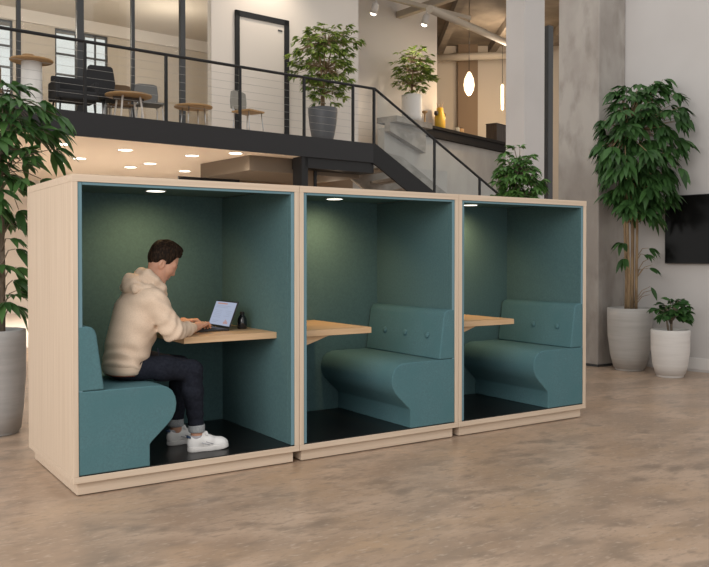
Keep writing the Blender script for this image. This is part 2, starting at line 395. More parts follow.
# ------------------------------------------------------------------ signed-distance modelling for the figure
class SDF:
    def __init__(s, lo, hi, h):
        s.lo = np.array(lo, float); s.h = h
        s.n = np.ceil((np.array(hi)-s.lo)/h).astype(int)+1
        s.f = np.full(s.n, 1., np.float32)
    def blk(s, lo, hi, m):
        a = np.clip(np.floor((np.minimum(lo, hi)-m-s.lo)/s.h).astype(int), 0, s.n)
        b = np.clip(np.ceil((np.maximum(lo, hi)+m-s.lo)/s.h).astype(int)+1, 0, s.n)
        sl = tuple(slice(i, j) for i, j in zip(a, b))
        g = [s.lo[i]+s.h*np.arange(a[i], b[i]) for i in range(3)]
        return sl, np.meshgrid(*g, indexing='ij', sparse=True)
    def comb(s, sl, d, k, op):
        f = s.f[sl]
        if op == 'u':
            if k > 0:
                hh = np.maximum(k-np.abs(f-d), 0)/k; r = np.minimum(f, d)-hh*hh*k*.25
            else: r = np.minimum(f, d)
        else:
            d = -d
            if k > 0:
                hh = np.maximum(k-np.abs(f-d), 0)/k; r = np.maximum(f, d)+hh*hh*k*.25
            else: r = np.maximum(f, d)
        s.f[sl] = r
    def cap(s, a, b, ra, rb, k=.02, op='u'):
        a = np.array(a, float); b = np.array(b, float); m = max(ra, rb)+k+3*s.h
        sl, (X, Y, Z) = s.blk(a, b, m)
        ab = b-a; L = max(ab@ab, 1e-9)
        t = np.clip(((X-a[0])*ab[0]+(Y-a[1])*ab[1]+(Z-a[2])*ab[2])/L, 0, 1)
        d = np.sqrt((X-a[0]-t*ab[0])**2+(Y-a[1]-t*ab[1])**2+(Z-a[2]-t*ab[2])**2)-(ra+(rb-ra)*t)
        s.comb(sl, d, k, op); return s
    def ell(s, c, r, rot=None, k=.02, op='u'):
        c = np.array(c, float); r = np.array(r, float); m = r.max()+k+3*s.h
        sl, (X, Y, Z) = s.blk(c, c, m)
        X, Y, Z = X-c[0], Y-c[1], Z-c[2]
        if rot is not None:
            X, Y, Z = (rot[0][0]*X+rot[0][1]*Y+rot[0][2]*Z, rot[1][0]*X+rot[1][1]*Y+rot[1][2]*Z, rot[2][0]*X+rot[2][1]*Y+rot[2][2]*Z)
        k0 = np.sqrt((X/r[0])**2+(Y/r[1])**2+(Z/r[2])**2); k1 = np.sqrt((X/r[0]**2)**2+(Y/r[1]**2)**2+(Z/r[2]**2)**2)
        d = np.where(k1 > 1e-6, k0*(k0-1)/np.maximum(k1, 1e-6), -r.min())
        s.comb(sl, d, k, op); return s
    def chain(s, pts, rs, k=.02):
        for i in range(len(pts)-1): s.cap(pts[i], pts[i+1], rs[i], rs[i+1], k)
        return s
    def grid(s):
        g = [s.lo[i]+s.h*np.arange(s.n[i]) for i in range(3)]
        return np.meshgrid(*g, indexing='ij', sparse=True)
    def mesh(s, name, m, parent=None, rot=None):
        f = s.f; ins = f < 0; n = np.array(f.shape)-1
        cnt = np.zeros(n, np.int8)
        for i in (0, 1):
            for j in (0, 1):
                for k in (0, 1): cnt += ins[i:n[0]+i, j:n[1]+j, k:n[2]+k]
        act = (cnt > 0) & (cnt < 8); ids = np.argwhere(act); idx = np.full(n, -1, np.int64); idx[act] = np.arange(len(ids))
        acc = np.zeros((len(ids), 3)); w = np.zeros(len(ids))
        cor = [(i, j, k) for i in (0, 1) for j in (0, 1) for k in (0, 1)]
        val = {c: f[ids[:, 0]+c[0], ids[:, 1]+c[1], ids[:, 2]+c[2]] for c in cor}
        for c in cor:
            for ax in range(3):
                if c[ax] == 0:
                    e = list(c); e[ax] = 1; e = tuple(e); va, vb = val[c], val[e]
                    x = (va < 0) != (vb < 0); t = np.where(x, va/np.where(x, va-vb, 1), 0)
                    p = np.tile(np.array(c, float), (len(ids), 1)); p[:, ax] += t
                    acc[x] += p[x]; w[x] += 1
        V = (ids+acc/w[:, None])*s.h+s.lo
        F = []
        for ax in range(3):
            o1, o2 = (ax+1) % 3, (ax+2) % 3
            sl0 = [slice(1, -1)]*3; sl0[ax] = slice(0, -1); sl1 = [slice(1, -1)]*3; sl1[ax] = slice(1, None)
            A_, B_ = ins[tuple(sl0)], ins[tuple(sl1)]
            e = np.argwhere(A_ != B_)
            if not len(e): continue
            fl = A_[tuple(e.T)]
            e = e+1; e[:, ax] -= 1
            def q(d1, d2):
                c = e.copy(); c[:, o1] += d1; c[:, o2] += d2; return idx[tuple(c.T)]
            qd = np.stack([q(-1, -1), q(0, -1), q(0, 0), q(-1, 0)], 1)
            qd[~fl] = qd[~fl][:, ::-1]; F.append(qd)
        F = np.concatenate(F)
        me = bpy.data.meshes.new(name)
        me.from_pydata(V.tolist(), [], F.tolist()); me.materials.append(M[m])
        me.polygons.foreach_set('use_smooth', [True]*len(me.polygons)); me.update()
        o = bpy.data.objects.new(name, me); COL.objects.link(o)
        if parent: o.parent = parent
        return o

# head frame: forward, side (+ = the man's left), up
TH = R(33); HF = np.array((math.cos(TH), -.08, -math.sin(TH))); HF /= np.linalg.norm(HF)
HS = np.array((.08, 1, 0.)); HS -= HF*(HS@HF); HS /= np.linalg.norm(HS); HU = np.cross(HF, HS)
HC = np.array((.676, .375, 1.360)); HR = [HF, HS, HU]
def hd(f, s, u): return HC+HF*f+HS*s+HU*u

def hand(S, wrist, knuck, side, tipz, k=.008):
    """side=+1: thumb towards +lateral"""
    w = np.array(wrist); kn = np.array(knuck); h = kn-w; h[2] = 0; h /= np.linalg.norm(h); l = np.array((-h[1], h[0], 0))*side
    S.cap(w, w+(kn-w)*.45, .027, .029, .02)
    for q in (-.030, -.010, .010, .030):
        S.cap(w+(kn-w)*.35+l*q*.5, kn+l*q*1.0+np.array((0, 0, -.004*abs(q)/.03)), .017, .0125, .012)
    Ls = {.030: (.040, .026, .020), .010: (.044, .029, .021), -.010: (.041, .027, .020), -.030: (.032, .021, .017)}
    for q, (a, b, c) in Ls.items():
        p0 = kn+l*q; sp = l*q*.35
        p1 = p0+h*a*.94+sp*.6+np.array((0, 0, a*.05)); p2 = p1+h*b*.72+sp*.3; p2[2] -= b*.62; p3 = p2+h*c*.45; p3[2] = max(tipz+.008, p2[2]-c*.9)
        S.chain([p0, p1, p2, p3], [.0115, .0098, .0088, .0075], k)
    t0 = w+(kn-w)*.32+l*.022; t1 = t0+h*.032+l*.026+np.array((0, 0, -.010)); t2 = t1+h*.032+l*.006+np.array((0, 0, -.008)); t2[2] = max(t2[2], tipz+.010); t3 = t2+h*.022-l*.004; t3[2] = max(t2[2]-.006, tipz+.009)
    S.chain([t0, t1, t2, t3], [.017, .0125, .0105, .0085], .010)

KEY = .871
NW, NK = (.868, .335, .897), (.945, .398, .916)     # right hand: wrist, knuckles
FW, FK = (.862, .610, .912), (.945, .570, .928)     # left hand
NEL, FEL = (.655, .150, .900), (.690, .655, .905)
NSH, FSH = (.550, .205, 1.085), (.555, .545, 1.085)
# ---- body, one continuous surface
S = SDF((.26, .06, .13), (1.07, .74, 1.50), .004)
S.chain([(.41, .35, .70), (.45, .36, .85), (.50, .37, 1.00), (.535, .372, 1.10)], [.09, .10, .11, .07], .05)
S.cap((.53, .28, 1.09), (.53, .46, 1.09), .055, .055, .05)
S.chain([(.565, .372, 1.13), (.60, .373, 1.19), (.642, .375, 1.285)], [.066, .060, .060], .03)
for sh, el, wr in ((NSH, NEL, NW), (FSH, FEL, FW)): S.chain([sh, el, wr], [.05, .04, .024], .03)
for hp, kn, an in (((.44, .255, .675), (.80, .215, .640), (.832, .212, .225)), ((.44, .42, .675), (.815, .455, .640), (.788, .455, .225))):
    S.chain([hp, kn, an], [.065, .052, .036], .03)
    S.cap(an, (an[0]+.006, an[1], .195), .034, .030, .01)
hand(S, NW, NK, 1, KEY); hand(S, FW, FK, -1, KEY)
# head
S.ell(HC, (.096, .076, .100), HR, .03)
S.ell(hd(.030, 0, -.078), (.066, .060, .078), HR, .03)
S.ell(hd(.058, 0, -.045), (.045, .058, .070), HR, .03)
S.cap(hd(.060, -.016, -.138), hd(.060, .016, -.138), .022, .022, .03)
S.ell(hd(.080, 0, -.143), (.018, .020, .014), HR, .02)
for q in (-1, 1):
    S.ell(hd(.062, .045*q, -.055), (.024, .018, .020), HR, .03)
    S.cap(hd(.010, .058*q, -.085), hd(.055, .035*q, -.135), .016, .016, .03)
    S.cap(hd(.092, .012*q, -.014), hd(.078, .052*q, -.012), .011, .010, .02)
    S.ell(hd(.103, .033*q, -.031), (.014, .017, .011), HR, .012, 's')
    S.ell(hd(.000, .080*q, -.060), (.018, .010, .032), HR, .004)
    S.ell(hd(-.015, .088*q, -.056), (.010, .007, .026), HR, .006)
    S.ell(hd(.004, .093*q, -.058), (.010, .007, .017), HR, .003, 's')
    S.ell(hd(.100, .012*q, -.066), (.010, .008, .008), HR, .008)
S.cap(hd(.093, 0, -.016), hd(.113, 0, -.060), .009, .0115, .014)
S.ell(hd(.096, 0, -.093), (.011, .024, .0065), HR, .008); S.ell(hd(.094, 0, -.105), (.011, .020, .007), HR, .008)
S.ell(hd(.108, 0, -.099), (.010, .022, .0018), HR, .004, 's')
P = S.mesh('person', 'skin')
tag(P, 'young man in an oatmeal hoodie sitting in the booth and typing on a laptop', 'person')
# eyes and brows
for q in (-1, 1):
    b = MB(); b.lathe([(0, -.0115), (.008, -.008), (.0115, 0), (.008, .008), (0, .0115)], tuple(hd(.084, .033*q, -.031)), 14)
    b.build('eye', 'white_trim', P)
    b = MB(); b.tube([tuple(hd(.1005, .014*q, -.010)), tuple(hd(.097, .034*q, -.004)), tuple(hd(.085, .054*q, -.009))], [.0035, .0042, .002], 8)
    b.build('eyebrow', 'hair', P)
# hair: short sides, fuller top and a lifted fringe
S = SDF(HC-.16, HC+.16, .0035)
X, Y, Z = S.grid(); X, Y, Z = X-HC[0], Y-HC[1], Z-HC[2]
f_ = HF[0]*X+HF[1]*Y+HF[2]*Z; s_ = HS[0]*X+HS[1]*Y+HS[2]*Z; u_ = HU[0]*X+HU[1]*Y+HU[2]*Z
topm = np.clip((u_-.00)/.07, 0, 1); th = .004+.011*topm
nz_ = .0022*np.sin(f_*150+s_*70)*np.sin(s_*190+u_*40)+.0018*np.sin(s_*310+f_*90)
r0, r1, r2 = .096+th, .076+th, .099+th
k0 = np.sqrt((f_/r0)**2+(s_/r1)**2+(u_/r2)**2)
dh = (k0-1)*.09+nz_*(.25+.75*topm)
gx = np.array([-.2, -.085, -.06, -.030, -.022, -.012, .016, .022, .040, .046, .062, .090, .2]); gy = np.array([-.125, -.12, -.11, -.085, -.040, -.026, -.026, -.072, -.066, -.016, .034, .052, .052])
cut = (np.interp(f_, gx, gy)-u_)*.7
S.f = np.maximum(dh, cut).astype(np.float32)
for q in (-.040, -.022, -.004, .014, .032):
    S.cap(hd(.050, q, .088), hd(.084, q*.85+.004, .070+.006*math.cos(q*160)), .017, .008+.002*math.sin(q*200), .010)
S.ell(hd(.03, 0, .098), (.06, .048, .020), HR, .02)
S.mesh('hair', 'hair', P)

# ---- hoodie
S = SDF((.24, .03, .60), (.96, .80, 1.34), .005)
S.ell((.402, .35, .70), (.118, .186, .095), None, .06)
S.ell((.440, .355, .81), (.140, .185, .13), None, .06)
S.ell((.478, .36, .93), (.142, .192, .13), None, .06)
S.ell((.505, .37, 1.035), (.138, .190, .11), None, .06)
S.cap((.525, .25, 1.095), (.525, .495, 1.095), .078, .078, .06)
for sh, el, wr, mid in ((NSH, NEL, NW, (.775, .235, .901)), (FSH, FEL, FW, (.80, .645, .910))):
    S.cap(sh, el, .083, .067, .035)
    wv = np.array(wr)-np.array((.036, .030 if wr is NW else -.012, 0))
    S.chain([el, mid, tuple(wv)], [.063, .045, .034], .02)
# wrinkles
X, Y, Z = S.grid()
def fold(c, rad, dr, freq, amp, ph=0):
    d2 = (X-c[0])**2+(Y-c[1])**2+(Z-c[2])**2
    return amp*np.exp(-d2/rad**2)*np.sin(freq*(dr[0]*X+dr[1]*Y+dr[2]*Z)+ph+1.6*np.sin(14*X+9*Z+7*Y))
S.f += (fold(NEL, .10, (.75, .3, -.6), 105, .007) + fold((.57, .2, .98), .12, (.5, .2, .85), 75, .009, 1) + fold((.47, .2, 1.0), .14, (.35, .1, .95), 60, .007, 2) + fold((.80, .26, .905), .08, (1, .8, 0), 120, .004)
        + fold((.36, .25, .72), .14, (.25, .2, 1), 80, .009, .5) + fold((.50, .2, .76), .12, (.75, 0, .65), 70, .009) + fold((.42, .22, .9), .2, (.5, .3, .8), 42, .004)
        + fold((.53, .2, 1.08), .09, (.9, 0, .3), 70, .004) + fold((.80, .64, .91), .09, (1, -.5, 0), 110, .004) + .0012*np.sin(33*X+11*Z)*np.sin(27*Z+9*X)).astype(np.float32)
# neck hole and hem cut
S.cap((.60, .373, 1.165), (.66, .375, 1.30), .057, .072, .012, 's')
pl = ((.660+.95*np.clip(X-.44, 0, .2)-Z)*.75+0*Y); S.f = np.maximum(S.f, pl.astype(np.float32))
HD = S.mesh('hoodie', 'hoodie', P)
# hood, lying in soft folds around the neck
S = SDF((.36, .18, 1.05), (.76, .56, 1.34), .004)
S.ell((.478, .374, 1.178), (.070, .112, .066), None, .03)
S.ell((.535, .374, 1.205), (.075, .100, .052), None, .03)
S.chain([(.462, .31, 1.212), (.452, .374, 1.222), (.462, .438, 1.212)], [.028, .032, .028], .025)
S.chain([(.530, .374, 1.262), (.545, .305, 1.252), (.585, .283, 1.212), (.632, .296, 1.165), (.665, .335, 1.120)], [.026, .027, .026, .025, .022], .035)
S.chain([(.530, .374, 1.262), (.545, .443, 1.252), (.585, .465, 1.212), (.632, .452, 1.165), (.665, .413, 1.120)], [.026, .027, .026, .025, .022], .035)
S.chain([(.46, .265, 1.165), (.53, .245, 1.155), (.61, .262, 1.125)], [.034, .034, .028], .025)
S.chain([(.46, .483, 1.165), (.53, .503, 1.155), (.61, .486, 1.125)], [.034, .034, .028], .025)
S.cap((.612, .373, 1.19), (.668, .375, 1.32), .046, .066, .012, 's')
X, Y, Z = S.grid()
S.f += (fold((.45, .3, 1.18), .12, (.5, .3, .8), 120, .0028) + fold((.56, .27, 1.2), .1, (.6, .1, .8), 150, .0022, 1)).astype(np.float32)
S.mesh('hood', 'hoodie', HD)
def band(pts, rin, h, name, m, par, seg=28, th=.004, rib=0):
    """a short sleeve band swept from pts[0] to pts[1]"""
    b = MB(); b.tube([pts[0], tuple((np.array(pts[0])*.5+np.array(pts[1])*.5)), pts[1]], rin, seg); return b.build(name, m, par)
hx = [(.285, .645), (.297, .665), (.30, .690)]
b = MB(); prof = []
for z, rx, ry, cx in ((.640, .106, .168, .402), (.644, .116, .180, .402), (.667, .120, .187, .402), (.692, .121, .189, .402)):
    row = []
    for k in range(48):
        x_ = cx+rx*math.cos(2*math.pi*k/48)*(1+.005*(k % 2)); row.append((x_, .35+ry*math.sin(2*math.pi*k/48)*(1+.005*(k % 2)), z+.95*max(0, x_-.44)))
    prof.append(row)
b.add([p for r in prof for p in r], [(i*48+k, i*48+(k+1) % 48, (i+1)*48+(k+1) % 48, (i+1)*48+k) for i in range(3) for k in range(48)], 0, True)
b.build('ribbed_hem', 'rib', HD)
for wr, el, kn in ((NW, (.775, .235, .907), NK), (FW, (.80, .645, .910), FK)):
    w = np.array(wr); e_ = np.array(el); dd = (w-e_)/np.linalg.norm(w-e_); w = w-dd*.026
    MB().tube([tuple(w-dd*.045), tuple(w-dd*.03), tuple(w-dd*.008), tuple(w)], [.031, .036, .035, .029], 24).build('ribbed_cuff', 'rib', HD)
MB().tube([(.560, .172, .800), (.566, .170, .775), (.572, .172, .752)], [.003, .006, .003], 8).build('pocket_opening', 'denim', HD)
# ---- jeans
S = SDF((.24, .08, .22), (.96, .60, .80), .005)
S.ell((.405, .345, .665), (.106, .158, .070), None, .03)
S.chain([(.45, .258, .670), (.62, .225, .666), (.800, .212, .640)], [.074, .077, .068], .03)
S.chain([(.45, .43, .670), (.62, .45, .666), (.815, .455, .640)], [.074, .077, .068], .03)
S.chain([(.800, .212, .632), (.808, .212, .50), (.830, .212, .275)], [.069, .064, .047], .02)
S.chain([(.815, .455, .632), (.812, .455, .50), (.788, .455, .275)], [.069, .064, .047], .02)
X, Y, Z = S.grid()
S.f += (fold((.78, .21, .60), .09, (.5, 0, .9), 90, .005) + fold((.83, .21, .33), .09, (.2, .2, 1), 110, .004) + fold((.48, .2, .68), .12, (.8, 0, .5), 70, .005)).astype(np.float32)
S.f = np.maximum(S.f, (.604-Z+0*X+0*Y-.9*np.clip(X-.56, 0, 1)*20+0).astype(np.float32))     # pressed flat on the seat
S.f = np.maximum(S.f, (.262-Z+0*X+0*Y).astype(np.float32))
J = S.mesh('jeans', 'denim', P)
for x_, y_ in ((.831, .212), (.787, .455)):
    MB().lathe([(.040, .246), (.050, .244), (.0525, .252), (.0535, .285), (.051, .292), (.046, .293)], (x_, y_, 0), 24).build('turn_up', 'denim_inside', J, label='pale turned-up jeans cuff')
b = MB(); rr = []
for z, o_ in ((.634, 0), (.6345, .003), (.660, .003), (.6605, 0)):
    rr.append([(.400+(.104+o_)*math.cos(2*math.pi*k/40), .347+(.1585+o_)*math.sin(2*math.pi*k/40), z) for k in range(40)])
b.add([p for r in rr for p in r], [(i*40+k, i*40+(k+1) % 40, (i+1)*40+(k+1) % 40, (i+1)*40+k) for i in range(3) for k in range(40)], 0, True)
b.build('belt', 'belt', P)
# ---- shoes
def shoe(x, y, rz):
    S = SDF((-.02, -.07, -.01), (.33, .07, .17), .0035)
    S.ell((.062, 0, .058), (.056, .037, .062), None, .02)
    S.chain([(.085, 0, .072), (.15, 0, .060), (.235, .0, .040)], [.038, .039, .036], .02)
    S.ell((.236, 0, .036), (.060, .046, .038), None, .02)
    S.cap((.115, 0, .105), (.135, 0, .112), .020, .016, .015)
    S.ell((.062, 0, .125), (.034, .022, .040), None, .006, 's')
    X, Y, Z = S.grid(); S.f = np.maximum(S.f, (.022-Z+0*X+0*Y).astype(np.float32))
    u = S.mesh('sneaker', 'white_shoe', P)
    S2 = SDF((-.03, -.07, -.01), (.34, .07, .06), .0035)
    S2.chain([(.050, 0, .016), (.16, 0, .016), (.25, 0, .018)], [.042, .044, .048], .02)
    S2.f = np.maximum(S2.f, 0) if False else S2.f
    X, Y, Z = S2.grid()
    S2.f = np.maximum(np.maximum(S2.f*.8, (Z-.030-.010*np.clip((X-.2)/.1, 0, 1)-.006*np.clip((.06-X)/.06, 0, 1)+0*Y)), (.0-Z+.012*np.clip((X-.225)/.08, 0, 1)+0*Y)).astype(np.float32)
    so = S2.mesh('sole', 'white_trim', u)
    b = MB()
    for i in range(5):
        cx = .135+.019*i; cz = .101-.0095*i
        b.tube([(cx, -.030, cz-.014), (cx+.006, 0, cz+.003), (cx+.012, .030, cz-.014)], .0032, 6)
    b.tube([(.130, -.012, .113), (.122, -.032, .108), (.138, -.028, .100)], .003, 6); b.tube([(.130, .012, .113), (.122, .032, .108), (.138, .028, .100)], .003, 6)
    la = b.build('laces', 'white_shoe', u)
    hb = MB(); hb.tube([(.018, -.026, .098), (.008, 0, .100), (.018, .026, .098)], [.007, .009, .007], 10)
    ht = hb.build('heel_tab', 'navy', u, label='navy heel tab')
    lg = MB(); lg.tube([(.095, -.0425, .060), (.15, -.0425, .040)], .003, 6); lg.tube([(.125, -.0425, .064), (.175, -.0425, .044)], .003, 6)
    lg.build('side_stripe', 'shoe_grey', u)
    u.location = (x, y, .1216); u.rotation_euler = (0, 0, rz); u.scale = (.94, .97, .97)
    sk = MB().lathe([(.018, .165), (.030, .19), (.0385, .215), (.038, .224), (.0355, .224)], (x+.064*math.cos(rz), y+.064*math.sin(rz), 0), 20)
    sk.build('sock', 'sock', P, label='short grey sock')
shoe(.762, .212, R(-4)); shoe(.718, .455, R(4))

# ------------------------------------------------------------------ laptop and bottle on the table
L = thing('laptop', 'open dark laptop with a lit screen under the man\'s hands', 'laptop', (1.050, .632, .8535))
lw = .178
MB().box(-.125, .125, -lw, lw, .001, .0145).build('base', 'laptop', L, bevel=.004)
b = MB()
for i in range(5):
    for j in range(13): b.box(-.065+i*.021-.009+.025, -.065+i*.021+.009+.025, -.145+j*.0223-.0095+.011, -.145+j*.0223+.0095+.011, .0142, .0158)
b.build('keyboard', 'keys', L)
MB().box(-.108, -.055, -.05, .05, .0143, .0150).build('trackpad', 'laptop', L)
HX = Matrix.Translation((.125, 0, .016)) @ Matrix.Rotation(R(21), 4, 'Y')
MB().box(-.004, .004, -lw, lw, 0, .192).xf(HX).build('lid', 'laptop', L, bevel=.002)
b = MB(); b.box(-.0052, -.0041, -lw+.009, lw-.009, .012, .182, 0)
b.xf(HX); sc_ = b.build('screen', 'display', L, label='lit pale blue screen showing a document')
b = MB()
b.box(-.0058, -.0053, -.03, .13, .181, .190, 0)
for i, w_ in enumerate((.24, .20)): b.box(-.0058, -.0053, .14-w_, .14, .164-i*.012, .168-i*.012, 1)
for i in range(5): b.box(-.0058, -.0053, .02, .14-.02*(i % 2), .128-i*.014, .131-i*.014, 1)
for i in range(4): b.box(-.0058, -.0053, -.13, -.03-.02*(i % 3), .128-i*.014, .131-i*.014, 1)
for i in range(4): b.box(-.0058, -.0053, -.125+.018*i, -.113+.018*i, .028, .044+.008*((i*7) % 3), 0)
b.box(-.0058, -.0053, .03, .12, .045, .049, 1); b.box(-.0058, -.0053, .05, .12, .032, .036, 1)
b.xf(Matrix.Translation((0, 0, 0))); b.v = [(x_, y_, z_*.91) for x_, y_, z_ in b.v]; b.xf(HX); b.build('page', ['display_red', 'display_grey'], sc_)
K = thing('bottle', 'small smoked glass bottle on the table behind the laptop', 'bottle', (1.322, .560, .8535))
MB().lathe([(.029, 0), (.034, .004), (.034, .050), (.031, .072), (.022, .090), (.014, .098), (.0135, .104)], seg=28).build('body', 'smoked', K)
MB().lathe([(.015, .100), (.016, .103), (.016, .116), (.012, .121), (0, .122)], seg=20).build('cap', 'keys', K)
MB().tube([(-.0315, -.0, .012), (-.030, -.0, .052)], .004, 8).build('label_strip', 'silver', K)

# ------------------------------------------------------------------ plants
CLIP = [None]; ORG = [Vector((0, 0, 0))]
def leaf(b, p, d, L, W, droop=.35, mi=0, roll=None):
    d = Vector(d).normalized(); up = Vector((0, 0, 1))
    s = d.cross(up)
    if s.length < .05: s = Vector((1, 0, 0))
    s.normalize(); n = s.cross(d).normalized()
    a = random.uniform(-.6, .6) if roll is None else roll
    s = (s*math.cos(a)+n*math.sin(a)); n = s.cross(d)
    vs = []; st = (0, .16, .40, .66, .87, 1)
    wd = (.04, .62, 1, .80, .36, 0)
    for t, w in zip(st, wd):
        c = Vector(p)+d*L*t*(1-.12*t)+Vector((0, 0, -1))*L*droop*t*t
        e = s*W*.5*w; h = n*W*.14*w
        vs += [c-e+h, c, c+e+h]
    if CLIP[0] and not all(CLIP[0](v+ORG[0]) for v in vs): return
    fs = []
    for i in range(5):
        o = i*3; fs += [(o, o+1, o+4, o+3), (o+1, o+2, o+5, o+4)]
    b.add(vs, fs, mi, True)
def spray(b, p, out, n, L, W, droop, down=.35, spread=1.1):
    """a whorl of leaflets at a shoot tip"""
    out = Vector(out).normalized(); base = math.atan2(out.y, out.x)
    for i in range(n):
        a = base+(i/(max(1, n-1))-.5)*2*spread*random.uniform(.85, 1.15)
        el = out.z*.6-down+random.uniform(-.3, .25)
        dd = Vector((math.cos(a)*math.cos(el), math.sin(a)*math.cos(el), math.sin(el)))
        leaf(b, Vector(p)+dd*.012, dd, L*random.uniform(.75, 1.15), W*random.uniform(.85, 1.1), droop*random.uniform(.6, 1.4))
def pot_mesh(rt, rb, h, bulge=.0):
    rm = (rt+rb)/2+bulge
    return [(rb*.9, 0), (rb*.92, .012), (rb*.93, .03), (rb, .032), (rb+(rm-rb)*.6, h*.25), (rm+.3*(rt-rm), h*.55), (rt, h*.88), (rt, h-.008), (rt-.006, h), (rt-.022, h), (rt-.028, h-.01), (rt-.03, h*.86)]
def potted(name, lab, cat, loc, pot, potmat, stems, barkmat, clusters, lm, group=None, leafargs=(.16, .055, .4), branch=True, leafdown=None):
    o = thing(name, lab, cat, loc, 0, group)
    rt, rb, h = pot[:3]
    MB().lathe(pot_mesh(rt, rb, h, pot[3] if len(pot) > 3 else .02), seg=40).build('pot', potmat, o)
    MB().lathe([(rt-.031, h*.86), (rt*.5, h*.87+.01), (0, h*.875+.012)], seg=32).build('soil', 'soil', o)
    for pts, rs in stems: MB().tube(pts, rs, 10).build('stem', barkmat, o)
    ORG[0] = Vector(loc); b = MB(); tw = b; Ln, Wn, dr = leafargs
    for c in clusters:
        p, out, n = Vector(c[0]), Vector(c[1]), c[2]; sc = c[3] if len(c) > 3 else 1
        spray(b, p, out, n, Ln*sc, Wn*sc, dr, random.uniform(*(leafdown or (-.1, .40))))
        if branch and len(c) > 4:
            q = Vector(c[4]); m_ = (p+q)*.5+Vector((0, 0, .05)); tw.tube([q, m_, p], [.006, .0045, .003], 6, 1)
    b.build('foliage', [lm, barkmat], o)
    return o
def crown(c, r, n, k, core, zflat=0, sc=1., inner=.35):
    """shoot tips filling an ellipsoid, each joined to the nearest stem point in core"""
    out = []
    for i in range(n):
        v = Vector((random.gauss(0, 1), random.gauss(0, 1), random.gauss(0, 1))).normalized()
        q = inner+(1.06-inner)*random.random()**.7
        p = Vector((c[0]+v.x*r[0]*q, c[1]+v.y*r[1]*q, c[2]+v.z*r[2]*q))
        src = min(core, key=lambda s: (Vector(s)-p).length)
        ov = p-Vector(src); ov.z *= .5
        out.append((p, ov+Vector((v.x, v.y, .1))*.2, k, sc*random.uniform(.85, 1.1), src))
    return out
# tall tree by the concrete column
random.seed(11)
CLIP[0] = lambda v: v.x < 7.30+(2.08-v.y)*.148-.12 and (v.y < 2.05 or v.x < 6.82)
stems = []; tops = []
for i, (dx, dy, tx, ty) in enumerate(((-.07, -.03, -.10, .0), (-.01, .05, -.02, .06), (.05, -.05, .02, -.05), (.09, .03, .12, .04), (.02, -.01, .05, .02))):
    hh = 2.75-.18*i
    stems.append(([(dx, dy, .62), (dx*.9+.01, dy, 1.1), (dx*.8+tx*.3, dy+ty*.3, 1.7), (tx, ty, hh)], [.019, .017, .015, .010]))
    tops += [(tx, ty, hh), (dx*.8+tx*.3, dy+ty*.3, 1.75), (tx*.8, ty*.8, 2.2)]
cl = crown((-.05, -.22, 2.66), (.60, .42, .74), 190, 7, tops) + crown((-.06, -.20, 2.10), (.38, .32, .30), 46, 7, tops)
cl += crown((.02, -.20, 3.22), (.36, .30, .26), 26, 6, tops)
cl += [((-.20, -.05, 1.52), (-1, 0, .2), 7, .8, (-.07, -.03, 1.35)), ((-.18, -.05, 1.34), (-1, -.2, -.1), 6, .8, (-.07, -.03, 1.3)), ((.22, -.12, 1.34), (1, -.2, .2), 9, .8, (.06, -.04, 1.15)), ((.14, -.16, 1.22), (.8, -.6, .1), 8, .75, (.06, -.04, 1.1)),
       ((.26, .02, 1.20), (1, .1, -.1), 5, .8, (.06, -.04, 1.1)), ((.20, -.14, 1.0), (.8, -.4, .2), 9, .75, (.07, .0, .8)), ((.28, -.14, .96), (1, -.3, .2), 7, .7, (.08, .0, .8)), ((.24, -.1, .90), (1, -.3, 0), 8, .7, (.08, .0, .75)), ((.16, -.14, 1.46), (.8, -.5, .2), 8, .75, (.07, -.04, 1.35)), ((.26, -.12, 1.26), (1, -.3, .1), 8, .75, (.07, -.04, 1.1)), ((.10, -.14, 1.38), (.3, -1, .1), 5, .7, (.05, -.05, 1.3))]
T = potted('potted_tree', 'tall dark-leaved tree with several bare stems in a large grey planter', 'potted plant', (7.00, 1.707, 0), (.262, .185, .745, .028), 'pot_grey', stems, 'bark', cl, 'leaf_dark', leafargs=(.20, .074, .42), leafdown=(.15, .80))
CLIP[0] = None
# small companion
random.seed(5)
cl = crown((.03, -.02, .76), (.20, .17, .17), 30, 5, [(.0, 0, .6)], inner=.3)
potted('potted_shrub', 'small round-leaved shrub in a pale planter in front of the tall tree', 'potted plant', (6.914, 1.084, 0), (.212, .160, .535, .022), 'pot_pale',
       [([(.02, 0, .44), (.03, .01, .58), (.05, .0, .72)], [.016, .013, .008]), ([(-.02, 0, .44), (-.03, .01, .55), (-.08, .0, .68)], [.014, .012, .008])], 'bark_grey', cl, 'leaf_mid', leafargs=(.125, .075, .3))
